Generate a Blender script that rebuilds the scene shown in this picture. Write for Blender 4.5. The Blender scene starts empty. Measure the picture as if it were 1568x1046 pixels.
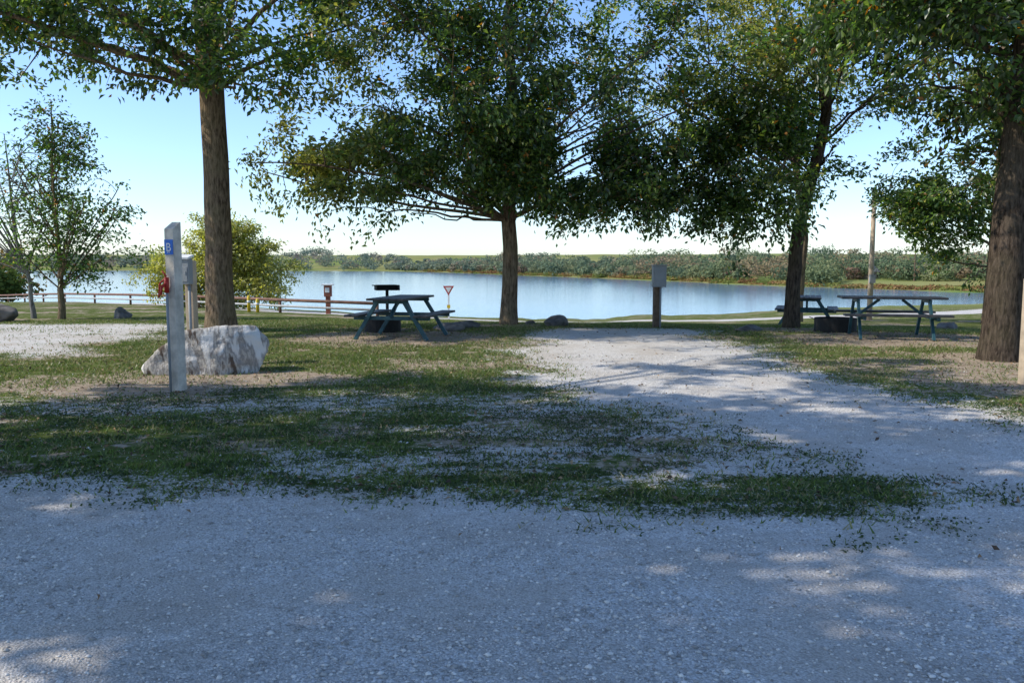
import bpy, math, random
import numpy as np
from mathutils import Vector, Matrix, noise as mnoise
rng = np.random.default_rng(7)
random.seed(7)
scene = bpy.context.scene
COL = scene.collection

# ------------------------------------------------------------------ noise
def _h(i, j, k, s):
    v = np.sin(i*127.1 + j*311.7 + k*74.7 + s*53.3)*43758.5453
    return v-np.floor(v)
def vn(x, y, z=0.0, s=0):
    x = np.asarray(x, float); y = np.asarray(y, float); z = np.asarray(z, float)+0*x
    xi, yi, zi = np.floor(x), np.floor(y), np.floor(z)
    fx, fy, fz = x-xi, y-yi, z-zi
    fx, fy, fz = [f*f*(3-2*f) for f in (fx, fy, fz)]
    r = 0
    for dx in (0, 1):
        for dy in (0, 1):
            for dz in (0, 1):
                w = (fx if dx else 1-fx)*(fy if dy else 1-fy)*(fz if dz else 1-fz)
                r = r + w*_h(xi+dx, yi+dy, zi+dz, s)
    return r
def fbm(x, y, z=0.0, s=0, o=3):
    r = 0; a = .5; t = 0
    for i in range(o):
        r = r+a*vn(x*2**i, y*2**i, np.asarray(z)*2**i, s+i); t += a; a *= .5
    return r/t
def ss(a, b, x):
    t = np.clip((x-a)/(b-a), 0, 1); return t*t*(3-2*t)

# ------------------------------------------------------------------ terrain
LAKE = -4.0
S_az = [-180, -95, -60, -31.8, -24.8, -16.9, -10.5, 0, 5, 14, 18.2, 22.2, 28.8, 33, 38, 60, 95, 180]
S_v = [900, 900, 160, 118, 112, 100, 85, 77, 79, 90, 98, 106, 120, 136, 190, 400, 900, 900]
W_az = [-180, -95, -60, -31.8, -16.9, -7.5, -4, 0, 5, 14, 18.2, 22.2, 28.8, 33, 38, 60, 95, 180]
W_v = [899, 899, 700, 560, 500, 440, 390, 320, 270, 205, 188, 176, 164, 156, 189, 399, 899, 899]
def zg(x, y):
    x = np.asarray(x, float); y = np.asarray(y, float)
    d = np.hypot(x, y)
    az = np.degrees(np.arctan2(x, y))
    S = np.interp(az, S_az, S_v)+(fbm(az*.35, az*0, 0, 3)-.5)*8
    W = np.interp(az, W_az, W_v)+(fbm(az*.4, az*0+5, 0, 4)-.5)*10
    W = np.where(S > 300, S, W)
    p = np.interp(az, [-35, -12, 0, 12, 30], [1.6, 1.15, 1.0, .97, .92])
    t = np.clip((d-19)/(S-19), 0, 1)
    z1 = LAKE*t**p
    u = np.clip((d-S)/np.maximum(W-S, 1), 0, 1)
    z2 = LAKE-1.6*np.sin(np.pi*u)*np.where(W > S, 1, 0)
    e = np.maximum(d-np.maximum(W, S), 0)
    z3 = LAKE+6*(1-np.exp(-e/150))+.007*e + (fbm(x*.006, y*.006, 0, 9)-.5)*np.minimum(e*.05, 8)
    z = np.where(d < S, z1, np.where(d < W, z2, z3))
    near = np.clip(1-d/60, 0, 1)
    z = z+near*((fbm(x*.35, y*.35, 0, 1)-.5)*.07)*ss(3, 7, d)
    return z
ROADP = np.array([(60, 90), (43, 68), (28, 50), (14, 38.0), (7.2, 33), (1, 29), (-8, 33.5), (-20, 46), (-42, 70), (-80, 110)], float)
def segd(x, y, P):
    best = np.full(np.shape(x), 1e9)
    for a, b in zip(P[:-1], P[1:]):
        ab = b-a; L = ab@ab
        t = np.clip(((x-a[0])*ab[0]+(y-a[1])*ab[1])/L, 0, 1)
        best = np.minimum(best, np.hypot(x-a[0]-t*ab[0], y-a[1]-t*ab[1]))
    return best
def masks(x, y):
    x = np.asarray(x, float); y = np.asarray(y, float)
    n = fbm(x*.7, y*.7, 0, 11); n2 = fbm(x*2.3, y*2.3, 0, 12); n3 = fbm(x*1.2, y*3.2, 0, 13)
    edge = np.interp(x, [-8, -3.7, -1.5, 0, 1.5, 3], [6.3, 5.4, 4.9, 4.6, 4.6, 4.7])
    yy = y+(n-.5)*1.4+(n2-.5)*1.0
    road = 1-ss(edge-.4, edge+.8, yy)
    cx = np.interp(y, [3, 5, 6.5, 8, 10, 14, 17, 19], [6, 4.4, 3.4, 2.7, 2.1, 1.9, 2.2, 2.6])
    hw = np.interp(y, [4, 7, 10, 14, 18], [1.9, 1.75, 1.85, 2.2, 1.6])
    drive = (1-ss(hw-.9, hw+.8, np.abs(x-cx)+(n-.5)*1.7+(n2-.5)*1.2))*(1-ss(17.2, 18.6, y+(n-.5)))*(y > 2)
    path = .5*np.exp(-((y-8.5-.05*x+(n-.5)*1.8)/.7)**2)*(1-ss(1, 3, x))*(.5+n3)
    isl = np.clip(-.06+.40*ss(-3.5, 1.8, x)+(n3-.5)*1.6, 0, .7)*(1-ss(6.4, 8.6, y))*ss(4, 5, y)
    pad = ss(6.3, 7.8, -x+(n-.5)*1.8)*ss(12.2, 13.2, y+(n-.5)*1.2)*(1-ss(18.5, 20.5, y))*(.55+.6*n3)
    fr = 1-ss(1.7, 2.6, segd(x, y, ROADP)+(n-.5)*.6)
    g = np.clip(np.maximum.reduce([road, drive, path, isl, pad, fr]), 0, 1)
    def el(cx, cy, rx, ry):
        return 1-ss(.6, 1.25, np.hypot((x-cx)/rx, (y-cy)/ry)+(n-.5)*.7)
    dirt = np.maximum.reduce([el(-2.2, 15.8, 2.3, 1.9), el(7.2, 15.4, 2.4, 1.7), el(6.3, 10.6, 1.7, 1.8)*.85,
                              el(-3.6, 10.1, 1.8, .9)*.95, el(-4.2, 9.3, 1.5, .7), el(-.1, 18.9, 1.0, .8)*.8, el(6.2, 17.8, 1.6, .9)*.9,
                              el(-6, 17, .9, .7), el(7.1, 12.2, 1.2, 1.1), el(-10, 15, 3, 1.3)*.6,
                              ss(.56, .70, n)*ss(4.5, 6, y)*.6, ss(.60, .72, n2)*ss(4.5, 6, y)*.6])
    return g, np.clip(dirt, 0, 1)

# ------------------------------------------------------------------ mesh helpers
def mesh_np(name, V, F, mats, cols=None, smooth=False, mi=None, parent=None):
    V = np.ascontiguousarray(V, np.float32); F = np.ascontiguousarray(F, np.int32)
    me = bpy.data.meshes.new(name)
    n, k = F.shape
    me.vertices.add(len(V)); me.vertices.foreach_set('co', V.ravel())
    me.loops.add(n*k); me.loops.foreach_set('vertex_index', F.ravel())
    me.polygons.add(n)
    me.polygons.foreach_set('loop_start', np.arange(0, n*k, k, dtype=np.int32))
    me.polygons.foreach_set('loop_total', np.full(n, k, np.int32))
    if smooth: me.polygons.foreach_set('use_smooth', np.ones(n, bool))
    if mi is not None: me.polygons.foreach_set('material_index', mi.astype(np.int32))
    me.update(calc_edges=True)
    for m in (mats if isinstance(mats, (list, tuple)) else [mats]): me.materials.append(m)
    if cols is not None:
        a = me.color_attributes.new('Col', 'FLOAT_COLOR', 'POINT')
        c = np.ones((len(V), 4), np.float32); c[:, :3] = cols
        a.data.foreach_set('color', c.ravel())
    ob = bpy.data.objects.new(name, me); COL.objects.link(ob)
    if parent: ob.parent = parent
    return ob
def empty(name, loc=(0, 0, 0), rz=0):
    e = bpy.data.objects.new(name, None); e.location = loc; e.rotation_euler = (0, 0, rz)
    e.empty_display_size = .2; COL.objects.link(e); return e
class MB:
    """mesh builder from boxes / tubes / prisms"""
    def __init__(s): s.v = []; s.f = []
    def add(s, v, f):
        o = len(s.v); s.v += [tuple(p) for p in v]; s.f += [tuple(i+o for i in q) for q in f]
    def box(s, c, d, R=None):
        c = Vector(c); h = Vector(d)/2; vs = []
        for z in (-1, 1):
            for x, y in ((-1, -1), (1, -1), (1, 1), (-1, 1)):
                p = Vector((x*h.x, y*h.y, z*h.z))
                if R: p = R@p
                vs.append(c+p)
        s.add(vs, [(3, 2, 1, 0), (4, 5, 6, 7), (0, 1, 5, 4), (1, 2, 6, 5), (2, 3, 7, 6), (3, 0, 4, 7)])
    def beam(s, a, b, w, t, up=(0, 0, 1)):
        a = Vector(a); b = Vector(b); d = b-a; L = d.length; d.normalize(); up = Vector(up)
        sx = d.cross(up)
        if sx.length < 1e-3: sx = d.cross(Vector((1, 0, 0)))
        sx.normalize(); uy = sx.cross(d)
        R = Matrix((sx, d, uy)).transposed()
        s.box((a+b)/2, (w, L, t), R)
    def tube(s, pts, r, k=10, cap=True):
        pts = [Vector(p) for p in pts]; rs = r if isinstance(r, (list, tuple)) else [r]*len(pts); vs = []; fs = []
        for i, p in enumerate(pts):
            d = (pts[min(i+1, len(pts)-1)]-pts[max(i-1, 0)]).normalized()
            a = d.cross(Vector((0, 0, 1)) if abs(d.z) < .9 else Vector((1, 0, 0))).normalized(); b = d.cross(a)
            for j in range(k):
                t = 2*math.pi*j/k; vs.append(p+(a*math.cos(t)+b*math.sin(t))*rs[i])
        for i in range(len(pts)-1):
            for j in range(k):
                fs.append((i*k+j, i*k+(j+1) % k, (i+1)*k+(j+1) % k, (i+1)*k+j))
        if cap: fs += [tuple(range(k)), tuple(range((len(pts)-1)*k, len(pts)*k))[::-1]]
        s.add(vs, fs)
    def obj(s, name, mat, parent=None, bevel=0, smooth=False):
        me = bpy.data.meshes.new(name); me.from_pydata(s.v, [], s.f); me.materials.append(mat); me.update()
        import bmesh
        bm = bmesh.new(); bm.from_mesh(me); bmesh.ops.recalc_face_normals(bm, faces=bm.faces); bm.to_mesh(me); bm.free()
        if smooth:
            for p in me.polygons: p.use_smooth = len(p.vertices) == 4
        ob = bpy.data.objects.new(name, me); COL.objects.link(ob)
        if parent: ob.parent = parent
        if bevel:
            m = ob.modifiers.new('bev', 'BEVEL'); m.width = bevel; m.segments = 2; m.limit_method = 'ANGLE'
        return ob

# ------------------------------------------------------------------ materials
class NT:
    def __init__(s, name):
        s.m = bpy.data.materials.new(name); s.m.use_nodes = True; s.t = s.m.node_tree; s.t.nodes.clear()
        s.out = s.n('ShaderNodeOutputMaterial')
    def n(s, t, **k):
        x = s.t.nodes.new(t)
        for a, b in k.items():
            if a.startswith('i_'):
                x.inputs[a[2:].replace('_', ' ')].default_value = b
            else: setattr(x, a, b)
        return x
    def l(s, a, b): s.t.links.new(a, b)
    def noise(s, scale, detail=4, vec=None, rough=.55):
        x = s.n('ShaderNodeTexNoise'); x.inputs['Scale'].default_value = scale; x.inputs['Detail'].default_value = detail; x.inputs['Roughness'].default_value = rough
        if vec: s.l(vec, x.inputs['Vector'])
        return x.outputs['Fac']
    def ramp(s, fac, stops):
        r = s.n('ShaderNodeValToRGB'); e = r.color_ramp.elements
        while len(e) < len(stops): e.new(.5)
        for q, (p, c) in zip(e, stops): q.position = p; q.color = (*c, 1) if len(c) == 3 else c
        s.l(fac, r.inputs[0]); return r.outputs[0]
    def mix(s, f, a, b, bt='MIX'):
        x = s.n('ShaderNodeMix', data_type='RGBA', blend_type=bt)
        for sock, v in ((x.inputs[0], f), (x.inputs[6], a), (x.inputs[7], b)):
            if hasattr(v, 'links'): s.l(v, sock)
            elif isinstance(v, (int, float)): sock.default_value = v
            else: sock.default_value = (*v, 1)
        return x.outputs[2]
    def math(s, op, a, b=0, c=0, clamp=False):
        x = s.n('ShaderNodeMath', operation=op); x.use_clamp = clamp
        for i, v in enumerate((a, b, c)):
            if hasattr(v, 'links'): s.l(v, x.inputs[i])
            else: x.inputs[i].default_value = v
        return x.outputs[0]
    def bsdf(s, col, rough=.8, bump=None, bs=.5, bd=.01, metal=0, spec=.3):
        b = s.n('ShaderNodeBsdfPrincipled')
        if hasattr(col, 'links'): s.l(col, b.inputs['Base Color'])
        else: b.inputs['Base Color'].default_value = (*col, 1)
        if hasattr(rough, 'links'): s.l(rough, b.inputs['Roughness'])
        else: b.inputs['Roughness'].default_value = rough
        b.inputs['Metallic'].default_value = metal; b.inputs['Specular IOR Level'].default_value = spec
        if bump is not None:
            u = s.n('ShaderNodeBump'); u.inputs['Strength'].default_value = bs; u.inputs['Distance'].default_value = bd
            s.l(bump, u.inputs['Height']); s.l(u.outputs[0], b.inputs['Normal'])
        return b
    def diff(s, col, bump=None, bs=.5, bd=.01):
        b = s.n('ShaderNodeBsdfDiffuse'); s.l(col, b.inputs[0])
        if bump is not None:
            u = s.n('ShaderNodeBump'); u.inputs['Strength'].default_value = bs; u.inputs['Distance'].default_value = bd
            s.l(bump, u.inputs['Height']); s.l(u.outputs[0], b.inputs['Normal'])
        return b
    def done(s, sh): s.l(sh if not hasattr(sh, 'outputs') else sh.outputs[0], s.out.inputs[0]); return s.m

def simple(name, col, rough=.6, var=.25, scale=8, metal=0, bump=.2, col2=None, bd=.004):
    t = NT(name); o = t.n('ShaderNodeTexCoord').outputs['Object']
    f = t.noise(scale, 6, o); c2 = col2 or tuple(c*(1-var) for c in col)
    c = t.ramp(f, [(.35, c2), (.65, col)])
    return t.done(t.bsdf(c, rough, t.noise(scale*8, 3, o), bump, bd, metal))

# ground
t = NT('ground_mat'); pos = t.n('ShaderNodeTexCoord').outputs['Object']
ga = t.n('ShaderNodeAttribute', attribute_name='Col'); sep = t.n('ShaderNodeSeparateColor'); t.l(ga.outputs['Color'], sep.inputs[0])
G, D, FAR = sep.outputs[0], sep.outputs[1], sep.outputs[2]
nf = t.noise(9, 3, pos, .7); nm = t.noise(1.1, 3, pos, .6); nv = t.noise(48, 2, pos, .7)
mk = t.math('ADD', t.math('MULTIPLY_ADD', t.math('SUBTRACT', nf, .5), 1.7, G), t.math('MULTIPLY', t.math('SUBTRACT', nv, .5), 1.5))
mk = t.ramp(mk, [(.32, (0, 0, 0)), (.58, (1, 1, 1))])
vor = t.n('ShaderNodeTexVoronoi'); vor.inputs['Scale'].default_value = 100; t.l(pos, vor.inputs['Vector'])
sc = t.n('ShaderNodeSeparateColor'); t.l(vor.outputs['Color'], sc.inputs[0])
gcol = t.ramp(sc.outputs[0], [(0, (.40, .37, .33)), (.25, (.61, .58, .53)), (.75, (.72, .69, .64)), (1, (.84, .82, .78))])
gcol = t.mix(t.ramp(nm, [(.42, (0, 0, 0)), (.64, (.75, .75, .75))]), gcol, (.52, .46, .385))
gcol = t.mix(t.ramp(nf, [(.35, (.4, .4, .4)), (.55, (0, 0, 0))]), gcol, (.43, .38, .32))
gcol = t.mix(t.math('MULTIPLY', t.ramp(vor.outputs['Distance'], [(.3, (0, 0, 0)), (.8, (1, 1, 1))]), .45), gcol, (.26, .24, .21))
grc = t.ramp(nf, [(.3, (.05, .075, .02)), (.48, (.10, .13, .036)), (.6, (.17, .17, .07)), (.74, (.28, .23, .14))])
grc = t.mix(t.math('MULTIPLY', nv, .4), grc, (.075, .095, .028))
drt = t.ramp(nf, [(.3, (.21, .155, .105)), (.7, (.44, .36, .27))])
dm = t.ramp(t.math('ADD', D, t.math('MULTIPLY', t.math('SUBTRACT', nf, .5), 1.2)), [(.32, (0, 0, 0)), (.62, (1, 1, 1))])
base = t.mix(dm, grc, drt)
base = t.mix(mk, base, gcol)
farc = t.ramp(t.noise(.012, 2, pos), [(.38, (.14, .20, .055)), (.5, (.25, .24, .10)), (.6, (.17, .21, .065)), (.7, (.31, .27, .14))])
base = t.mix(FAR, base, farc)
hgt = t.math('ADD', t.math('MULTIPLY', vor.outputs['Distance'], -.9), t.math('MULTIPLY', nf, .8))
M_GROUND = t.done(t.diff(base, hgt, .7, .009))

# water
t = NT('water_mat'); pos = t.n('ShaderNodeTexCoord').outputs['Object']
mp = t.n('ShaderNodeMapping'); mp.inputs['Scale'].default_value = (.5, 1.6, 1); t.l(pos, mp.inputs[0])
wc = t.ramp(t.noise(.03, 2, mp.outputs[0]), [(.35, (.085, .18, .30)), (.65, (.12, .23, .35))])
M_WATER = t.done(t.bsdf(wc, .10, t.noise(1.2, 4, mp.outputs[0]), .32, .045, spec=.5))

# bark
def bark(name, a, b, sc=1):
    t = NT(name); o = t.n('ShaderNodeTexCoord').outputs['Object']
    mp = t.n('ShaderNodeMapping'); mp.inputs['Scale'].default_value = (1, 1, .22); t.l(o, mp.inputs[0])
    f = t.noise(24*sc, 6, mp.outputs[0], .68); g = t.noise(2.2, 3, o)
    c = t.ramp(f, [(.36, a), (.62, b)]); c = t.mix(t.ramp(g, [(.4, (0, 0, 0)), (.75, (.6, .6, .6))]), c, (b[0]*.8, b[1]*.9, b[2]*.75))
    return t.done(t.diff(c, f, 1.0, .06))
M_BARK = bark('oak_bark', (.055, .038, .026), (.29, .21, .14))
M_BARKD = bark('shaded_oak_bark', (.025, .019, .015), (.13, .098, .073))  # oak bark darkened in its colour for the big right trunk's shade
M_BARK2 = bark('grey_bark', (.10, .09, .08), (.32, .30, .27))
# leaves
def leafm(name, tr=.42, val=1.9, gl=.05):
    t = NT(name); a = t.n('ShaderNodeAttribute', attribute_name='Col').outputs['Color']
    b = t.diff(a)
    tl = t.n('ShaderNodeBsdfTranslucent'); hs = t.n('ShaderNodeHueSaturation'); hs.inputs['Saturation'].default_value = 1.15; hs.inputs['Value'].default_value = val
    t.l(a, hs.inputs['Color']); t.l(hs.outputs[0], tl.inputs[0])
    mx = t.n('ShaderNodeMixShader'); mx.inputs[0].default_value = tr; t.l(b.outputs[0], mx.inputs[1]); t.l(tl.outputs[0], mx.inputs[2])
    if gl:
        g = t.n('ShaderNodeBsdfGlossy'); g.inputs['Roughness'].default_value = .4; m2 = t.n('ShaderNodeMixShader'); m2.inputs[0].default_value = gl
        t.l(mx.outputs[0], m2.inputs[1]); t.l(g.outputs[0], m2.inputs[2]); mx = m2
    return t.done(mx)
M_LEAF = leafm('leaf_mat', .43, 2.2, .05); M_GRASS = leafm('grass_blade_mat', .3, 1.7, .03); M_FARLEAF = leafm('far_leaf_mat', .25, 1.6, 0)
t = NT('colour_solid'); M_VC = t.done(t.diff(t.n('ShaderNodeAttribute', attribute_name='Col').outputs['Color']))

t = NT('limestone'); o = t.n('ShaderNodeTexCoord').outputs['Object']
mp = t.n('ShaderNodeMapping'); mp.inputs['Rotation'].default_value = (0, .5, .3); mp.inputs['Scale'].default_value = (2.6, .8, .8); t.l(o, mp.inputs[0])
f = t.noise(2.2, 6, mp.outputs[0], .6)
c = t.ramp(f, [(.40, (.12, .09, .07)), (.46, (.48, .44, .38)), (.515, (.24, .22, .20)), (.58, (.64, .61, .56))])
M_ROCKW = t.done(t.diff(c, t.noise(7, 6, o, .65), .8, .05))
M_ROCKG = simple('grey_boulder', (.20, .18, .16), .9, .6, 5, bump=.8, bd=.03)
M_TEAL = simple('teal_painted_steel', (.03, .09, .11), .45, .4, 10)
M_DARKWOOD = simple('dark_painted_planks', (.05, .052, .055), .6, .4, 9, bump=.3)
M_POSTW = simple('weathered_pale_post', (.66, .59, .49), .85, .4, 7, bump=.6, bd=.01)
M_BROWNP = simple('treated_brown_post', (.17, .115, .075), .85, .45, 9, bump=.5, bd=.008)
M_GREY = simple('grey_meter_box', (.26, .27, .27), .5, .15, 6)
M_WHITE = simple('white_enamel', (.74, .74, .72), .5, .1, 6)
M_BLUE = simple('blue_sign', (.015, .13, .50), .4, .1, 5, bump=.02)
M_RED = simple('red_paint', (.45, .03, .02), .45, .2, 12)
M_RUST = simple('rusty_pipe', (.24, .13, .09), .85, .4, 5)
M_CAB = simple('rust_red_cabinet', (.26, .09, .055), .7, .3, 5)
M_GALV = simple('weathered_galvanised', (.46, .45, .43), .6, .25, 5)
M_BLACK = simple('blackened_steel', (.022, .02, .018), .75, .3, 12)
M_YEL = simple('yellow_paint', (.65, .45, .03), .5, .15, 9)
M_POLE = simple('tan_pole', (.50, .39, .27), .85, .3, 7)
M_ROOF = simple('roof_grey', (.16, .15, .15), .8, .3, 2)
M_GLASS = simple('dark_glass', (.02, .025, .03), .15, .1, 2)

# ------------------------------------------------------------------ ground sheet
rings = [0.4]
while rings[-1] < 4200: rings.append(rings[-1]*1.0145)
rings = np.array(rings)
azs = np.radians(np.concatenate([np.arange(-180, -42, 4.0), np.arange(-42, 42, .24), np.arange(42, 180, 4.0)]))
RR, AA = np.meshgrid(rings, azs, indexing='ij')
X = RR*np.sin(AA); Y = RR*np.cos(AA)
Z = zg(X, Y)
g, dd = masks(X, Y)
g = np.where(RR > 150, g*0, g)
far = ss(60, 140, RR)
V = np.stack([X.ravel(), Y.ravel(), Z.ravel()], 1)
nr, na = RR.shape
I, J = np.meshgrid(np.arange(nr-1), np.arange(na), indexing='ij')
J2 = (J+1) % na
F = np.stack([(I*na+J).ravel(), (I*na+J2).ravel(), ((I+1)*na+J2).ravel(), ((I+1)*na+J).ravel()], 1)[:, ::-1]
# collapse the innermost ring to a point so the sheet is closed under the viewpoint
V[:na, 0] = 0; V[:na, 1] = 0; V[:na, 2] = float(zg(0., 0.001))
C = np.stack([g.ravel(), dd.ravel(), far.ravel()], 1)
ground = mesh_np('ground', V, F, M_GROUND, C, smooth=True)
# water
b = MB(); b.add([(-3500, 30, LAKE), (3500, 30, LAKE), (3500, 4000, LAKE), (-3500, 4000, LAKE)], [(0, 1, 2, 3)])
b.obj('lake_water', M_WATER)

# ------------------------------------------------------------------ tree generator
def tubes_np(polys, k=6):
    Vs = []; Fs = []; off = 0
    for pts, rs in polys:
        pts = np.asarray(pts); rs = np.asarray(rs); n = len(pts)
        d = np.gradient(pts, axis=0); d /= np.linalg.norm(d, axis=1)[:, None]+1e-9
        ref = np.where(np.abs(d[:, 2:3]) < .9, np.array([[0, 0, 1.]]), np.array([[1., 0, 0]]))
        if abs(d[0, 2]) > .8: ref = np.tile([[1., 0, 0]], (n, 1))
        elif np.abs(d[:, 2]).max() < .95: ref = np.tile([[0, 0, 1.]], (n, 1))
        a = np.cross(d, ref); a /= np.linalg.norm(a, axis=1)[:, None]+1e-9; bb = np.cross(d, a)
        kk = k if rs.max() < .07 else 14
        if rs.max() < .02: kk = 3
        th = np.arange(kk)*2*np.pi/kk
        v = pts[:, None]+rs[:, None, None]*(np.cos(th)[None, :, None]*a[:, None]+np.sin(th)[None, :, None]*bb[:, None])
        Vs.append(v.reshape(-1, 3))
        i, j = np.meshgrid(np.arange(n-1), np.arange(kk), indexing='ij'); j2 = (j+1) % kk
        Fs.append(off+np.stack([(i*kk+j).ravel(), (i*kk+j2).ravel(), ((i+1)*kk+j2).ravel(), ((i+1)*kk+j).ravel()], 1))
        off += n*kk
    return np.vstack(Vs), np.vstack(Fs)
def leaves_np(P, Dn, L, Wr, r, droop=.25):
    n = len(P)
    d = Dn+r.normal(0, .75, (n, 3)); d[:, 2] -= droop; d /= np.linalg.norm(d, axis=1)[:, None]
    up = r.normal(0, .55, (n, 3)); up[:, 2] += 1
    s = np.cross(d, up); s /= np.linalg.norm(s, axis=1)[:, None]+1e-9
    nn = np.cross(s, d)
    L = L[:, None]; w = L*Wr
    fold = nn*w*.25
    V = np.stack([P, P+d*L*.5+s*w*.5+fold, P+d*L-nn*L*.12, P+d*L*.5-s*w*.5+fold], 1).reshape(-1, 3)
    i = np.arange(n)*4
    F = np.concatenate([np.stack([i, i+1, i+2], 1), np.stack([i, i+2, i+3], 1)])
    return V, F
def pal(n, r, w):
    base = np.array([(.035, .066, .017), (.07, .125, .028), (.14, .20, .045), (.34, .34, .075), (.30, .14, .035)])
    w = np.array(w, float); w /= w.sum()
    idx = r.choice(5, n, p=w); c = base[idx]*r.uniform(.75, 1.25, (n, 1))
    return c
def bez(a, m, c, n):
    t = np.linspace(0, 1, n)[:, None]; return (1-t)**2*a+2*t*(1-t)*m+t*t*c
NLEAF = 0
def tree(name, base, trunk, lobes, nl=16, ns=110, nt=800, lp=48, L=.15, pw=(3, 4, 2, .5, .1), seed=1, bark=None, gap=.42, gs=.55, droop=.12,
         limb_r=.32, yfun=None, zmin=None, flare=.3, up=.5, maxtw=1.5, wiggle=.25):
    global NLEAF
    r = np.random.default_rng(seed)
    bx, by = base; bz = float(zg(bx, by))
    tp = np.array([[bx+p[0], by+p[1], bz+p[2]] for p in trunk]); trr = np.array([p[3] for p in trunk])
    tt = np.linspace(0, 1, 28); ti = np.linspace(0, 1, len(tp))
    T = np.stack([np.interp(tt, ti, tp[:, i]) for i in range(3)], 1)
    for _ in range(2): T[1:-1] = (T[:-2]+2*T[1:-1]+T[2:])/4
    T[:, 0] += (fbm(tt*5, tt*0+seed, 0, seed)-.5)*.16*np.minimum(tt*6, 1); T[:, 1] += (fbm(tt*5, tt*0+seed+9, 0, seed)-.5)*.16*np.minimum(tt*6, 1)
    R = np.interp(tt, ti, trr); hgt = T[:, 2]-bz
    R = R*(1+flare*np.exp(-hgt/.28))
    T[0, 2] -= .15
    polys = [(T, R)]
    lob = [(np.array([bx, by, bz])+np.array(c), np.array(q, float), w) for c, q, w in lobes]
    lw = np.array([l[2] for l in lob], float); lw /= lw.sum()
    def samp(n, rmin=0., power=.45, clump=True):
        out = np.zeros((0, 3))
        while len(out) < n:
            m = n*3
            idx = r.choice(len(lob), m, p=lw)
            u = r.normal(size=(m, 3)); u /= np.linalg.norm(u, axis=1)[:, None]
            rad = np.maximum(r.uniform(0, 1, (m, 1))**power, rmin)
            cs = np.array([l[0] for l in lob])[idx]; qs = np.array([l[1] for l in lob])[idx]
            p = cs+u*rad*qs*(1+.35*(vn(u[:, 0]*2.2+seed, u[:, 1]*2.2, u[:, 2]*2.2, seed)[:, None]-.5)*2)
            if clump:
                q = fbm(p[:, 0]*gs, p[:, 1]*gs, p[:, 2]*gs*1.6, seed+30, 2); p = p[q > gap]
            if zmin is not None: p = p[p[:, 2] > bz+zmin]
            out = np.vstack([out, p])
        return out[:n]
    skel = []; srad = []
    for i, c in enumerate(samp(nl, .8, clump=False)):
        hd = math.hypot(c[0]-bx, c[1]-by)
        zs = min(max(c[2]-hd*up, T[0, 2]+(lob[0][0][2]-lob[0][1][2]-bz)*.9+.3), T[-2, 2])
        k = int(np.argmin(np.abs(T[:, 2]-zs))); a = T[k]
        m = (a+c)/2+np.array([0, 0, .10*hd])+r.normal(0, .07*hd+.01, 3)
        pts = bez(a, m, c, 11); pts[1:] += r.normal(0, .03*wiggle*4, (10, 3))
        r0 = min(R[k]*.55, max(.022, limb_r*R.max()*(.4+.08*hd)*.7))
        rs = np.linspace(r0, .012, 11)
        polys.append((pts, rs)); skel.append(pts[1:]); srad.append(rs[1:])
    skel.append(T[hgt > (lob[0][0][2]-lob[0][1][2]-bz)]); srad.append(R[hgt > (lob[0][0][2]-lob[0][1][2]-bz)]*.3)
    def attach(targets, n, rmax, rend, lift, collect):
        S = np.vstack(skel); Rr = np.concatenate(srad); res = []
        for c in targets:
            d2 = ((S-c)**2*np.array([1, 1, 1.5])).sum(1); k = int(np.argmin(d2)); a = S[k]
            ln = math.sqrt(d2[k])
            m = (a+c)/2+np.array([0, 0, lift*ln])+r.normal(0, .08*ln+.005, 3)
            pts = bez(a, m, c, n); rs = np.linspace(min(rmax, Rr[k]*.75), rend, n)
            polys.append((pts, rs)); res.append((pts, rs))
        for p, q in res: skel.append(p[1:]); srad.append(q[1:])
        return res
    attach(samp(ns, .3), 6, .032, .008, .12, True)
    tw = attach(samp(nt, .2), 4, .010, .0035, .1, True)
    Vb, Fb = tubes_np(polys)
    ob = mesh_np(name, Vb, Fb, bark or M_BARK, smooth=True)
    P = []; Dn = []
    for pts, rs in tw:
        ln = np.linalg.norm(pts[-1]-pts[0])
        n = r.poisson(lp)
        t0 = max(0, 1-maxtw/max(ln, .01))
        u = t0+(1-t0)*r.uniform(.0, 1, n)**.7
        q = np.stack([np.interp(u, np.linspace(0, 1, 4), pts[:, i]) for i in range(3)], 1)
        dv = (pts[-1]-pts[0])/max(ln, .01)
        q += r.normal(0, 1, (n, 3))*np.array([.17, .17, .09]); q[:, 2] -= droop*u*r.uniform(0, 1, n)
        P.append(q); Dn.append(np.tile(dv, (n, 1)))
    P = np.vstack(P); Dn = np.vstack(Dn); NLEAF += len(P)
    Vl, Fl = leaves_np(P, Dn, r.uniform(.65, 1.25, len(P))*L, .52, r)
    c = pal(len(P), r, pw)
    q = fbm(P[:, 0]*.6, P[:, 1]*.6, P[:, 2]*.6, seed+70, 2)
    c *= (.5+1.0*q)[:, None]
    if yfun is not None:
        yw = np.clip(yfun(P-np.array([bx, by, bz])), 0, 1)*(r.uniform(0, 1, len(P)) < .75)
        yc = np.array([.32, .31, .08])*r.uniform(.6, 1.2, (len(P), 1)); c = c*(1-yw[:, None])+yc*yw[:, None]
    mesh_np('foliage', Vl, Fl, M_LEAF, np.repeat(c, 4, 0), parent=ob)
    return ob

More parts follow.
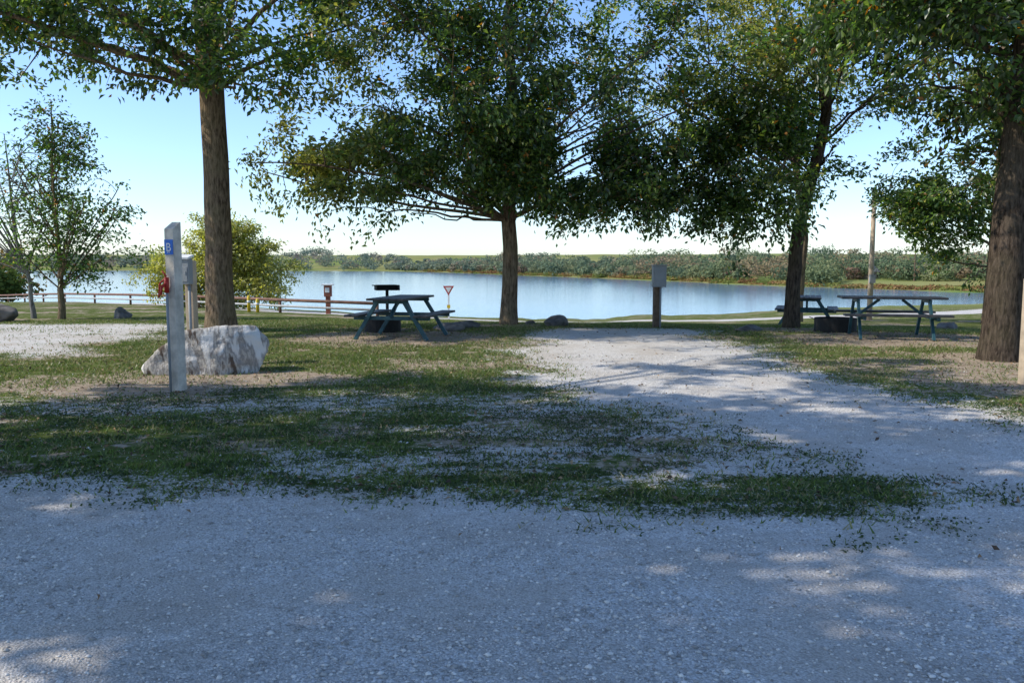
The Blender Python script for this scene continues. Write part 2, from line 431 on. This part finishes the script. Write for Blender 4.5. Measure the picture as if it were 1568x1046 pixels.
# left oak
tree('oak_tree', (-6.0, 17.0), [(0, 0, 0, .285), (-.02, 0, 3, .25), (-.1, 0, 6, .235), (-.15, .1, 8.5, .2), (0, 0, 12.5, .06)],
     [((-.3, -.2, 9.3), (6.0, 5.0, 4.2), 4.5), ((-3.0, -1.2, 6.1), (3.6, 2.8, 1.4), 2.0), ((1.6, -1, 5.9), (2.2, 2, 1.6), 1.3)], nl=24, ns=140, nt=720, lp=44, seed=3, gap=.51, gs=.65, L=.14)
# centre oak
tree('oak_tree', (-.08, 19.0), [(0, 0, 0, .19), (0, 0, 2, .17), (.1, 0, 4, .15), (.05, 0, 6.5, .10), (0, 0, 9.5, .03)],
     [((0.1, 0, 6.4), (5.3, 4.8, 3.9), 6), ((-2.2, -1, 3.7), (3.0, 2.4, 1.7), 2.6), ((2.1, -.8, 3.7), (2.5, 2.2, 1.75), 2.4), ((-4.3, 0, 3.6), (1.8, 1.5, 1.1), 1.1), ((0, -.5, 4.1), (3, 2.5, 1.7), 1.7)],
     nl=30, ns=200, nt=1800, lp=46, seed=5, gap=.445, gs=.7, L=.125, yfun=lambda p: (-p[:, 0]-2.2)*.4+ss(5.0, 8.5, p[:, 2])*.45, pw=(4, 4, 2.0, .4, .15))  # yfun paints sunlit yellow-green into leaf colours on left side and top
# right leaning tree
tree('oak_tree', (6.2, 18.3), [(0, 0, 0, .165), (.05, 0, 1.6, .145), (.35, 0, 3.2, .13), (.6, 0, 5, .11), (.7, 0, 9.5, .03)],
     [((.3, 0, 7.0), (3.6, 3.4, 3.4), 3), ((-1.2, -.3, 3.2), (1.7, 1.8, 1.6), 2.4), ((-.2, -.2, 4.6), (2.5, 2.2, 1.6), 2.0)],
     nl=22, ns=120, nt=660, lp=42, seed=8, gap=.465, gs=.7, L=.125, yfun=lambda p: ss(4.6, 6.3, p[:, 2])*.95, bark=M_BARKD, pw=(4, 4, 2, .4, .15))
# big right oak
tree('oak_tree', (7.25, 12.2), [(0, 0, 0, .265), (.05, 0, 2.5, .235), (.15, 0, 4.5, .215), (.2, 0, 7, .17), (.2, 0, 11, .05)],
     [((.6, .3, 8.0), (5.0, 4.8, 4.2), 4), ((-1.4, 0, 4.9), (2.2, 2.2, 1.1), 1.5), ((1, .5, 4.3), (2.6, 2.3, 1.4), 1.7)],
     nl=26, ns=140, nt=960, lp=46, seed=11, gap=.455, gs=.7, L=.125, pw=(5, 4, 1.5, .2, .35), bark=M_BARKD)
# tree behind at right
tree('oak_tree', (14.8, 25.5), [(0, 0, 0, .22), (0, 0, 3, .18), (0, 0, 6, .12), (0, 0, 9, .04)],
     [((0, 0, 5.6), (4.2, 4, 3.9), 3), ((-2.2, -.5, 3.4), (1.9, 1.8, 1.2), 1)], nl=18, ns=90, nt=540, lp=42, seed=14, gap=.46, L=.15, yfun=lambda p: ss(5, 7, p[:, 2])*.4)
# background yellowing tree between centre and right
tree('ash_tree', (9.35, 27), [(0, 0, 0, .15), (.1, 0, 3, .13), (-.4, 0, 6, .1), (-1.2, 0, 11, .04)],
     [((-1.8, 0, 8.4), (4.8, 4, 3.6), 1)], nl=20, ns=80, nt=320, lp=36, seed=16, gap=.49, L=.15, yfun=lambda p: p[:, 2]*0+.85, up=.9)
# off-frame shade oaks to the left of the viewpoint
tree('oak_tree', (-10.2, 4.2), [(0, 0, 0, .3), (0, 0, 4, .26), (0, 0, 7.5, .18), (0, 0, 11, .05)],
     [((0, 0, 8.6), (5.6, 4.4, 2.4), 3), ((4.6, 4.6, 8.8), (3.0, 2.6, 1.4), .2)], nl=22, ns=110, nt=520, lp=80, seed=21, gap=.512, gs=.85, L=.2, maxtw=.9)
tree('oak_tree', (-5.4, -1.2), [(0, 0, 0, .3), (0, 0, 4, .26), (0, 0, 7.5, .18), (0, 0, 11, .05)],
     [((-.4, 2.0, 8.2), (6.2, 4.4, 2.4), 1)], nl=20, ns=100, nt=470, lp=80, seed=24, gap=.515, gs=.9, L=.2, maxtw=.8)
# thin tree at left
tree('young_maple_tree', (-11.8, 21.6), [(0, 0, 0, .085), (0, 0, 1, .07), (-.05, 0, 2.4, .05), (0, 0, 5.6, .012)],
     [((0.3, 0, 2.7), (1.7, 1.3, 2.0), 3), ((0, 0, 4.3), (.9, .8, 1.3), 1)], nl=34, ns=130, nt=330, lp=22, seed=31, gap=.36, L=.11, limb_r=.35, up=1.5,
     pw=(3, 3, 1, .1, .1), droop=.02, maxtw=.5, wiggle=.06)
tree('bare_tree', (-12.7, 21.9), [(0, 0, 0, .06), (-.1, 0, 1, .05), (-.4, 0, 2.4, .04), (-.5, 0, 4.8, .01)],
     [((-.3, 0, 3.1), (1.6, 1.3, 2.0), 3)], nl=26, ns=130, nt=300, lp=1, seed=33, gap=.3, L=.1, limb_r=.3, up=1.6, bark=M_BARK2, droop=0, wiggle=.05)
# yellow-green shrub tree beyond rail
tree('willow_shrub', (-12.6, 36), [(0, 0, 0, .09), (0, 0, 1, .07), (0, 0, 2.5, .04), (0, 0, 3.8, .01)],
     [((-1.4, 0, 1.4), (2.1, 1.5, 1.7), 1), ((1.2, 0, 1.6), (2.2, 1.5, 2.0), 1.4), ((.2, 0, 3.0), (1.6, 1.3, 1.3), .8)], nl=24, ns=80, nt=700, lp=42, seed=41, gap=.28, L=.14,
     pw=(0, 0, 1.2, 5, 0), up=1.0, yfun=lambda p: p[:, 2]*0+.8)
print('leaves', NLEAF)

# ------------------------------------------------------------------ distant trees
def foliage_mass(name, trees, mat):
    Vs = []; Cs = []
    r = np.random.default_rng(99)
    for (x, y, z, h, w, nf, fs, c) in trees:
        nl = 6
        lc = np.stack([r.normal(0, w*.22, nl), r.normal(0, w*.22, nl), r.uniform(.25, .72, nl)*h], 1)
        lr = np.stack([r.uniform(.24, .38, nl)*w, r.uniform(.24, .38, nl)*w, r.uniform(.2, .3, nl)*h], 1)
        k = r.integers(0, nl, nf); u = r.normal(size=(nf, 3)); u /= np.linalg.norm(u, axis=1)[:, None]
        p = lc[k]+u*lr[k]*r.uniform(.7, 1.08, (nf, 1))
        p[:, 2] = np.maximum(p[:, 2], .2); p += (x, y, z)
        a = r.normal(size=(nf, 3)); a /= np.linalg.norm(a, axis=1)[:, None]
        n = u+r.normal(0, .3, (nf, 3)); b_ = np.cross(n, a); b_ /= np.linalg.norm(b_, axis=1)[:, None]+1e-9
        a = np.cross(b_, n); a /= np.linalg.norm(a, axis=1)[:, None]+1e-9
        s = fs*r.uniform(.5, 1.2, (nf, 1))
        Vs.append(np.stack([p-a*s, p-b_*s*.7, p+a*s, p+b_*s*.7], 1).reshape(-1, 3))
        cc = np.array(c)*r.uniform(.9, 1.1, (nf, 1))
        Cs.append(np.repeat(cc, 4, 0))
    V = np.vstack(Vs); F = np.arange(len(V)).reshape(-1, 4)
    return mesh_np(name, V, F, mat, np.vstack(Cs))
fc = [(.07, .105, .03), (.10, .14, .04), (.14, .17, .05), (.19, .20, .06), (.25, .18, .07), (.28, .19, .08), (.22, .12, .06)]
fw = np.array([4, 5, 5, 4, 2.4, 1.4, .8]); fw = fw/fw.sum()
trs = []
for i in range(1500):
    az = rng.uniform(-44, 44)
    if i % 2: az = rng.uniform(-8, 42)
    S = np.interp(az, S_az, S_v); W = max(S, np.interp(az, W_az, W_v))
    off = 6+abs(rng.normal(0, 1))*70 if az > -8 else rng.choice([14, 30, 120, 260])+rng.uniform(-12, 30)
    if 21 < az < 31 and off < 30: continue
    if 15.5 < az < 20 and off < 14: continue
    d = W+off; x = d*math.sin(math.radians(az)); y = d*math.cos(math.radians(az))
    z = float(zg(x, y))
    h = min(rng.lognormal(math.log(4.1), .28), 7.5)*(1.6 if az < -8 else 1.0)*(.8+.5*float(vn(az*.35, 3.3, 0, 5)))
    w = h*rng.uniform(.9, 1.6)
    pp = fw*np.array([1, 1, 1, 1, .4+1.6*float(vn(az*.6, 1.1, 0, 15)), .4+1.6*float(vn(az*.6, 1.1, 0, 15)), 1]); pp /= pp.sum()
    c = np.array(fc[rng.choice(7, p=pp)]); haze_mix = min(.03+d/1300, .5); c = c*(1-haze_mix)+np.array([.24, .28, .30])*haze_mix  # aerial haze painted into the tree colour, stronger with distance
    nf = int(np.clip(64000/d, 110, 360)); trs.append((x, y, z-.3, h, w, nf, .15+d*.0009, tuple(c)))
for i in range(420):  # shoreline scrub
    az = rng.uniform(-6, 34); W = np.interp(az, W_az, W_v); d = W+rng.uniform(3, 10)
    if az > 16 and rng.uniform() < .5: continue
    x = d*math.sin(math.radians(az)); y = d*math.cos(math.radians(az)); z = float(zg(x, y))
    c = fc[rng.choice([2, 3, 4, 5, 6])]; trs.append((x, y, max(z, LAKE)-.2, rng.uniform(.8, 2.0)*(.6 if az > 16 else 1), 3.5, 90, .24, c))
for i in range(20):  # near-left shore thicket
    az = rng.uniform(-36, -31.0); d = rng.uniform(98, 112); x = d*math.sin(math.radians(az)); y = d*math.cos(math.radians(az))
    trs.append((x, y, float(zg(x, y)), rng.uniform(3.5, 7), 5, 500, .25, np.array(fc[rng.choice([0, 1, 4])])*.8))
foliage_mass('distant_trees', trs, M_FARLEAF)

# ------------------------------------------------------------------ grass, leaves, gravel
def scatter(n, d0, d1, azm=38, pw=1.0):
    d = d0+(d1-d0)*rng.uniform(0, 1, n)**pw; az = np.radians(rng.uniform(-azm, azm, n))
    return d*np.sin(az), d*np.cos(az)
x, y = scatter(640000, 4.3, 24, pw=.95)
g, dd = masks(x, y); cl = fbm(x*3, y*3, 0, 51)
pr = (1-g)**1.3*(1-.92*dd)*ss(.34, .58, cl+.08)*(.6+.4*ss(8.5, 11, y))
keep = rng.uniform(0, 1, len(x)) < pr; x, y, cl = x[keep], y[keep], cl[keep]
n = len(x); z = zg(x, y); h = rng.uniform(.012, .048, n)*(.6+.8*cl); w = rng.uniform(.004, .008, n)*(1+y*.03)
th = rng.uniform(0, 2*np.pi, n); lean = rng.normal(0, .7, (n, 2))*h[:, None]
Bp = np.stack([x, y, z-.004], 1); sd = np.stack([np.cos(th)*w, np.sin(th)*w, 0*w], 1)
tip = Bp+np.stack([lean[:, 0], lean[:, 1], h], 1)
V = np.stack([Bp-sd, Bp+sd, tip], 1).reshape(-1, 3); F = np.arange(3*n).reshape(-1, 3)
c = np.array([.115, .16, .038])*rng.uniform(.6, 1.35, (n, 1)); dry = rng.uniform(0, 1, n) < (-.05+.65*fbm(x*.9, y*.9, 0, 61)); c[dry] = np.array([.29, .25, .12])*rng.uniform(.7, 1.2, (dry.sum(), 1))
mesh_np('grass', V, F, M_GRASS, np.repeat(c, 3, 0))
print('blades', n)
# broadleaf weeds at the road margin
x, y = scatter(120000, 4.2, 9.8); g, dd = masks(x, y); cl = fbm(x*2.6, y*4.5, 0, 77)
keep = (rng.uniform(0, 1, len(x)) < ss(.45, .57, cl)*np.clip(1.1-g, 0, 1)*.9+.01) & (g < .97); x, y = x[keep], y[keep]; n = len(x)
P = np.stack([x, y, zg(x, y)+.008], 1); Dn = np.stack([*rng.normal(0, 1, (2, n)), np.full(n, .3)], 1)
V, F = leaves_np(P, Dn, rng.uniform(.012, .034, n), .55, rng, droop=-.1)
mesh_np('weeds', V, F, M_GRASS, np.repeat(np.array([.055, .082, .027])*rng.uniform(.6, 1.4, (n, 1)), 4, 0))
# fallen leaves
x, y = scatter(10000, 3.0, 19, pw=.7); n = len(x)
g, dd = masks(x, y)
kp = rng.uniform(0, 1, n) < np.where(y < 4.8, .03, 1-.85*g); x, y = x[kp], y[kp]; n = len(x)
P = np.stack([x, y, zg(x, y)+.014], 1); Dn = np.stack([*rng.normal(0, 1, (2, n)), np.full(n, .05)], 1)
V, F = leaves_np(P, Dn*2, rng.uniform(.022, .055, n), .55, rng, droop=0)
V[:, 2] = np.maximum(V[:, 2], np.repeat(P[:, 2], 4)-.010)
lc = np.array([(.26, .17, .10), (.16, .11, .07), (.34, .24, .14), (.10, .07, .05)])[rng.integers(0, 4, n)]
mesh_np('fallen_leaves', V, F, M_VC, np.repeat(lc, 4, 0))
# loose gravel
x, y = scatter(120000, 2.3, 13, azm=36, pw=1.15); g, dd = masks(x, y)
kp = rng.uniform(0, 1, len(x)) < (g*.9+.14)*(.35+.65*ss(.4, .6, fbm(x*1.7, y*1.7, 0, 88))); x, y = x[kp], y[kp]; n = len(x)
s = np.minimum(rng.lognormal(math.log(.0046), .42, n), .015)
oct_ = np.array([(1, 0, 0), (0, 1, 0), (-1, 0, 0), (0, -1, 0), (0, 0, .75), (0, 0, -.6)])
of = np.array([(0, 1, 4), (1, 2, 4), (2, 3, 4), (3, 0, 4), (1, 0, 5), (2, 1, 5), (3, 2, 5), (0, 3, 5)])
th = rng.uniform(0, 6.28, n); q = oct_[None]*rng.uniform(.6, 1.3, (n, 6, 1)); cx, sx = np.cos(th)[:, None], np.sin(th)[:, None]
qx = (q[:, :, 0]*cx-q[:, :, 1]*sx)*s[:, None]*1.2; qy = (q[:, :, 0]*sx+q[:, :, 1]*cx)*s[:, None]; qz = q[:, :, 2]*s[:, None]
V = np.stack([x[:, None]+qx, y[:, None]+qy, zg(x, y)[:, None]+qz+s[:, None]*.25], 2).reshape(-1, 3)
F = (np.arange(n)[:, None, None]*6+of[None]).reshape(-1, 3)
gc = np.array([.66, .625, .57])*rng.uniform(.45, 1.2, (n, 1))
mesh_np('gravel', V, F, M_VC, np.repeat(gc, 6, 0))

# ------------------------------------------------------------------ rocks
def rock(name, loc, dim, mat, seed, rz=0, npl=14, sub=5, tilt=0, rough=.06):
    import bmesh
    r = random.Random(seed); bm = bmesh.new(); bmesh.ops.create_icosphere(bm, subdivisions=sub, radius=1)
    pl = []
    for i in range(npl):
        v = Vector((r.gauss(0, 1), r.gauss(0, 1), r.gauss(0, .8))).normalized(); pl.append((v, r.uniform(.62, .95)))
    for v in bm.verts:
        d = v.co.normalized(); m = 1.05
        for nrm, q in pl:
            k = nrm.dot(d)
            if k > .05: m = min(m, q/k)
        m += rough*(mnoise.fractal(d*2.3+Vector((seed, 0, 0)), 1, 2, 5))
        v.co = Vector((d.x*m*dim[0]/2, d.y*m*dim[1]/2, d.z*m*dim[2]/2))
    me = bpy.data.meshes.new(name); bm.to_mesh(me); bm.free(); me.materials.append(mat)
    for p in me.polygons: p.use_smooth = True
    ob = bpy.data.objects.new(name, me); COL.objects.link(ob)
    z = float(zg(loc[0], loc[1])); ob.location = (loc[0], loc[1], z+loc[2]); ob.rotation_euler = (0, tilt, rz); return ob
rock('limestone_boulder', (-3.95, 10.85, .25), (1.75, 1.1, 1.02), M_ROCKW, 9, rz=.15, tilt=-.10, rough=.06, npl=20)
for p, d, s in [((.98, 18.6, .05), (.75, .5, .42), 1), ((-1.35, 17.6, .04), (1.0, .6, .3), 2), ((-1.0, 18.2, .02), (.7, .5, .26), 3), ((-10.4, 22.0, .06), (.8, .5, .5), 5),
                ((-13.0, 20.5, .14), (1.5, .9, .85), 6), ((5.0, 17.4, .02), (.9, .5, .22), 7), ((-2.9, 17.8, .03), (.7, .5, .3), 8), ((.45, 19.6, .0), (.3, .25, .2), 9), ((10.6, 20, .03), (.7, .5, .35), 10)]:
    rock('grey_boulder', p, d, M_ROCKG, s+20, rz=s, sub=4)

# ------------------------------------------------------------------ picnic tables
def picnic_table(x, y, rz):
    e = empty('picnic_table', (x, y, float(zg(x, y))), rz)
    L = 1.83
    b = MB()
    for i in range(5): b.box((0, -.29+i*.145, .755), (L, .135, .04))
    b.obj('tabletop', M_DARKWOOD, e, .005)
    for sg, nm in ((-1, 'bench_front'), (1, 'bench_back')):
        b = MB()
        for o in (-.07, .07): b.box((0, sg*.66+o, .455), (L, .13, .04))
        b.obj(nm, M_DARKWOOD, e, .005)
    b = MB()
    for sx in (-.62, .62):
        for sg in (-1, 1): b.beam((sx, sg*.70, 0.0), (sx, sg*.24, .733), .07, .05, up=(1, 0, 0))
        b.beam((sx+.06, -.74, .40), (sx+.06, .74, .40), .045, .07)
        b.beam((sx+.003, -.34, .70), (sx+.003, .34, .70), .04, .06)
        s = -1 if sx > 0 else 1
        b.beam((sx+s*.03, 0, .41), (sx+s*.42, 0, .72), .05, .05)
    b.obj('a_frame_legs', M_TEAL, e, .004)
    return e
picnic_table(-2.1, 15.75, math.radians(78))
picnic_table(7.2, 15.7, math.radians(-14))
picnic_table(8.0, 22.4, math.radians(70))

def fire_ring(x, y, r=.38):
    e = empty('fire_ring', (x, y, float(zg(x, y)))); b = MB(); n = 28
    vs = []; fs = []
    for i in range(n):
        a = 2*math.pi*i/n
        for rr, zz in ((r, -.02), (r, .28), (r-.02, .28), (r-.02, -.02)): vs.append((rr*math.cos(a), rr*math.sin(a), zz))
    for i in range(n):
        j = (i+1) % n
        for k in range(3): fs.append((i*4+k, j*4+k, j*4+k+1, i*4+k+1))
    b.add(vs, fs); b.obj('steel_ring', M_BLACK, e, smooth=False)
    b = MB()
    for i in range(9): t = -.3+i*.075; b.tube([(t, -math.sqrt(r*r-t*t)+.03, .25), (t, 0.02, .25)], .006, 6)
    b.tube([(-r+.02, 0.02, .25), (r-.02, 0.02, .25)], .009, 6); b.tube([(-r+.0, 0.02, .25), (-r-.12, .02, .3)], .009, 6)
    b.obj('grate', M_BLACK, e)
    b = MB(); b.tube([(-.2, .05, .05), (.2, -.08, .08)], .05, 8); b.tube([(-.15, -.12, .06), (.12, .15, .1)], .045, 8); b.obj('charred_logs', M_BLACK, e)
def grill(x, y, rz=0):
    e = empty('pedestal_grill', (x, y, float(zg(x, y))), rz)
    b = MB(); b.tube([(0, 0, -.1), (0, 0, .82)], .035, 12); b.obj('post', M_BLACK, e, smooth=True)
    b = MB(); b.box((0, 0, .83), (.5, .38, .012)); b.box((0, .19, .88), (.5, .01, .10)); b.box((-.25, 0, .88), (.01, .37, .10)); b.box((.25, 0, .88), (.01, .37, .10)); b.obj('firebox', M_BLACK, e, .002)
    b = MB()
    for i in range(11): b.tube([(-.2+i*.04, -.24, .94), (-.2+i*.04, .18, .94)], .006, 6)
    b.tube([(-.24, -.24, .94), (.24, -.24, .94)], .008, 6); b.tube([(-.24, -.24, .94), (-.36, -.24, .94)], .012, 6); b.obj('grate', M_BLACK, e)
fire_ring(-2.7, 17.2); grill(-2.75, 18.2, .3)
fire_ring(6.75, 17.2, .42)

# ------------------------------------------------------------------ posts
def bpost(x, y):
    e = empty('water_hydrant_post', (x, y, float(zg(x, y))), -.35)
    b = MB(); w = .062
    b.add([(-w, -w, -.1), (w, -w, -.1), (w, w, -.1), (-w, w, -.1), (-w, -w, 1.80), (w, -w, 1.80), (w, w, 1.88), (-w, w, 1.88)],
          [(3, 2, 1, 0), (4, 5, 6, 7), (0, 1, 5, 4), (1, 2, 6, 5), (2, 3, 7, 6), (3, 0, 4, 7)]); b.obj('post', M_POSTW, e, .006)
    b = MB(); b.box((0, -w-.006, 1.60), (.115, .006, .165)); b.obj('sign_plate', M_BLUE, e)
    for txt, z, s in (('B', 1.555, .13), ('SITE', 1.535, .022)):
        cu = bpy.data.curves.new('letter', 'FONT'); cu.body = txt; cu.size = s; cu.extrude = .001; cu.align_x = 'CENTER'
        o = bpy.data.objects.new('letter_'+txt, cu); COL.objects.link(o); o.parent = e; o.location = (0, -w-.011, z); o.rotation_euler = (math.pi/2, 0, 0)
        cu.materials.append(M_WHITE)
    b = MB(); b.tube([(-.02, -.1, -.05), (-.02, -.1, 1.12)], .015, 10); b.obj('standpipe', M_GREY, e, smooth=True)
    b = MB(); b.tube([(-.02, -.1, 1.10), (-.02, -.1, 1.27)], .026, 12); b.tube([(-.02, -.1, 1.2), (-.02, -.17, 1.17), (-.02, -.195, 1.08)], .016, 10)
    b.beam((-.02, -.1, 1.27), (-.10, -.115, 1.20), .022, .012); b.beam((-.10, -.115, 1.20), (-.12, -.115, 1.04), .02, .01); b.tube([(-.07, -.105, 1.34), (-.02, -.1, 1.28)], .009, 8)
    b.obj('spigot', M_RED, e, smooth=True)
bpost(-3.75, 9.2)
def pedestal(x, y, rz=0, ht=1.35, wd=.2, name='electric_pedestal'):
    e = empty(name, (x, y, float(zg(x, y))), rz)
    b = MB(); b.box((0, 0, ht/2-.1), (.12, .12, ht+.1)); b.obj('post', M_POLE, e, .006)
    b = MB(); b.box((0, -.12, ht-.2), (wd, .12, .36)); b.obj('box', M_GREY if wd < .16 else M_WHITE, e, .01)
    b = MB(); b.box((0, -.125, ht+.0), (wd+.03, .16, .03), Matrix.Rotation(.25, 3, 'X')); b.obj('rain_hood', M_WHITE, e, .004)
    b = MB(); b.box((0, -.184, ht-.24), (wd*.75, .01, .2)); b.box((.03, -.192, ht-.22), (.02, .012, .05)); b.obj('cover_door', M_GREY, e, .003)
    b = MB(); b.tube([(.03, -.1, 0), (.03, -.1, ht-.38)], .02, 8); b.obj('conduit', M_GREY, e, smooth=True)
pedestal(-4.50, 11.6, -.15, 1.52, .15)
pedestal(6.12, 9.75, .3, 1.3)
e = empty('meter_box_post', (3.22, 18.3, float(zg(3.22, 18.3))), .1)
b = MB(); b.box((0, .06, .62), (.15, .12, 1.44)); b.obj('post', M_BROWNP, e, .006)
b = MB(); b.box((.01, -.07, 1.13), (.30, .14, .46)); b.obj('box', M_GREY, e, .012)
b = MB(); b.box((.01, -.147, 1.08), (.25, .012, .30)); b.box((.01, -.08, 1.375), (.33, .18, .025)); b.obj('lid', M_GREY, e, .004)
b = MB(); b.tube([(.06, -.04, -.1), (.06, -.04, .9)], .022, 8); b.obj('conduit', M_GREY, e, smooth=True)

# yield sign
e = empty('yield_sign', (-2.3, 30, float(zg(-2.3, 30))), 0)
b = MB(); b.box((0, 0, .55), (.06, .05, 1.2)); b.obj('post', M_WHITE, e)
def tri(s, y, th):
    return [(-s, y, .58*s), (s, y, .58*s), (0, y, -1.15*s), (-s, y+th, .58*s), (s, y+th, .58*s), (0, y+th, -1.15*s)]
for nm, s, yy, mt in (('red_triangle', .2, -.05, M_RED), ('white_triangle', .12, -.056, M_WHITE)):
    b = MB(); b.add([(a, bb, c+1.08) for a, bb, c in tri(s, yy, .006)], [(0, 1, 2), (5, 4, 3), (0, 3, 4, 1), (1, 4, 5, 2), (2, 5, 3, 0)]); b.obj(nm, mt, e)
b = MB(); b.box((0, -.032, .45), (.12, .01, .12)); b.obj('yellow_plate', M_YEL, e)
# fee station
e = empty('fee_station', (-6.9, 31, float(zg(-6.9, 31))), 0)
b = MB(); b.box((0, 0, .25), (.16, .16, .8)); b.box((0, 0, .86), (.26, .24, .42)); b.obj('cabinet', M_CAB, e, .01)
b = MB(); b.box((0, 0, 1.10), (.42, .36, .05)); b.box((0, -.126, .9), (.16, .01, .18)); b.obj('cap_and_notice', M_WHITE, e, .005)
for (x, y, h) in ((-9.4, 29.5, .55), (-9.0, 29.2, .45)):
    e = empty('marker_bollard', (x, y, float(zg(x, y)))); b = MB(); b.tube([(0, 0, -.1), (0, 0, h), (0, 0, h+.04)], [.06, .06, .03], 12); b.obj('post', M_YEL, e, smooth=True)
    b = MB(); b.tube([(0, 0, h*.6), (0, 0, h*.75)], .063, 12); b.obj('band', M_WHITE, e, smooth=True)
# tan utility pole
x, y = 13.0, 30.0
e = empty('utility_pole', (x, y, float(zg(x, y)))); b = MB(); b.tube([(0, 0, -.2), (0, 0, 2), (0, 0, 4.7)], [.10, .09, .075], 12); b.obj('pole', M_POLE, e, smooth=True)
b = MB(); b.tube([(0, 0, 4.6), (.12, -.05, 4.72)], .02, 6); b.box((0, -.12, 1.5), (.2, .1, .3)); b.obj('bracket_and_box', M_GREY, e)
# pipe rail
P = [(-4.5, 27.5), (-8.5, 30.2), (-13, 34.2), (-18.5, 40), (-26, 48), (-36, 59), (-50, 75)]
e = empty('pipe_rail_fence'); b = MB(); w = MB(); pl = []
for (a, c) in zip(P[:-1], P[1:]):
    n = max(1, int(math.dist(a, c)/4.2))
    for i in range(n):
        t = i/n; pl.append((a[0]+(c[0]-a[0])*t, a[1]+(c[1]-a[1])*t))
pl.append(P[-1])
z = [float(zg(*p)) for p in pl]
b.tube([(p[0], p[1], q+.48) for p, q in zip(pl, z)], .055, 8)
w.tube([(p[0], p[1]-.02, q+.26) for p, q in zip(pl, z)], .04, 8)
for p, q in zip(pl, z): b.tube([(p[0], p[1]+.06, q-.1), (p[0], p[1]+.06, q+.50)], .055, 8)
b.obj('rail_and_posts', M_RUST, e, smooth=True); w.obj('lower_rail', M_GALV, e, smooth=True)

# farm buildings across the lake
def house(name, az, d, w, dp, h, rz, wall):
    x = d*math.sin(math.radians(az)); y = d*math.cos(math.radians(az)); e = empty(name, (x, y, float(zg(x, y))), rz)
    b = MB(); b.box((0, 0, h/2-.3), (w, dp, h+.6)); b.add([(-w/2, -dp/2, h), (-w/2, dp/2, h), (-w/2, 0, h+dp*.35), (w/2, -dp/2, h), (w/2, dp/2, h), (w/2, 0, h+dp*.35)], [(0, 1, 2), (3, 5, 4)]); b.obj('walls', wall, e)
    b = MB(); a = math.atan(.7)
    for s in (-1, 1): b.box((0, s*dp*.27, h+dp*.35/2+.1), (w+.8, dp*.68, .15), Matrix.Rotation(-s*a, 3, 'X'))
    b.obj('roof', M_ROOF, e)
    b = MB()
    for i in range(4): b.box((-w*.36+i*w*.24, -dp/2-.02, h*.5), (w*.09, .06, h*.35))
    b.obj('windows', M_GLASS, e)
    b = MB(); b.box((w*.02, -dp/2-.03, h*.33), (w*.08, .07, h*.68)); b.obj('door', M_BROWNP, e)
house('farmhouse', 23.2, 215, 4, 3.5, 1.5, .5, M_POLE); house('lake_cabin', 14.9, 216, 4, 3, 1.5, .1, M_POLE)
for az, d in ((25.9, 200), (26.9, 230), (28.2, 280)):
    x = d*math.sin(math.radians(az)); y = d*math.cos(math.radians(az)); e = empty('power_pole', (x, y, float(zg(x, y)))); b = MB(); b.tube([(0, 0, -.5), (0, 0, 8)], [.16, .11], 8); b.box((0, 0, 7.3), (2, .12, .12)); b.obj('pole', M_BROWNP, e)

# ------------------------------------------------------------------ light
SUN_AZ = -100.0; SUN_EL = 42.0
sd = bpy.data.lights.new('sun', 'SUN'); sd.energy = 5.0; sd.angle = math.radians(.5); sd.color = (1, .94, .84)
so = bpy.data.objects.new('sun', sd); COL.objects.link(so)
a, el = math.radians(SUN_AZ), math.radians(SUN_EL)
dirv = Vector((math.sin(a)*math.cos(el), math.cos(a)*math.cos(el), math.sin(el)))
so.rotation_euler = dirv.to_track_quat('Z', 'Y').to_euler()
w = bpy.data.worlds.new('World'); scene.world = w; w.use_nodes = True; nt = w.node_tree
bg = nt.nodes['Background']; sk = nt.nodes.new('ShaderNodeTexSky'); sk.sky_type = 'NISHITA'; sk.sun_disc = False
sk.sun_elevation = el; sk.sun_rotation = a; sk.air_density = 1.0; sk.dust_density = .4; sk.ozone_density = 3.5
mx = nt.nodes.new('ShaderNodeMix'); mx.data_type = 'RGBA'; mx.blend_type = 'MULTIPLY'; mx.inputs[0].default_value = 1
mx.inputs[7].default_value = (1.34, 1.45, 1.66, 1)
nt.links.new(sk.outputs[0], mx.inputs[6]); nt.links.new(mx.outputs[2], bg.inputs[0]); bg.inputs[1].default_value = .15
scene.view_settings.view_transform = 'Standard'; scene.view_settings.look = 'None'; scene.view_settings.exposure = 0; scene.view_settings.gamma = 1

# ------------------------------------------------------------------ camera
cd = bpy.data.cameras.new('camera'); cd.lens = 29.04; cd.sensor_width = 36; cd.clip_end = 9000; cd.clip_start = .05
co = bpy.data.objects.new('camera', cd); COL.objects.link(co); co.location = (0, 0, 1.45)
co.rotation_euler = (math.radians(90-5.55), 0, 0); scene.camera = co
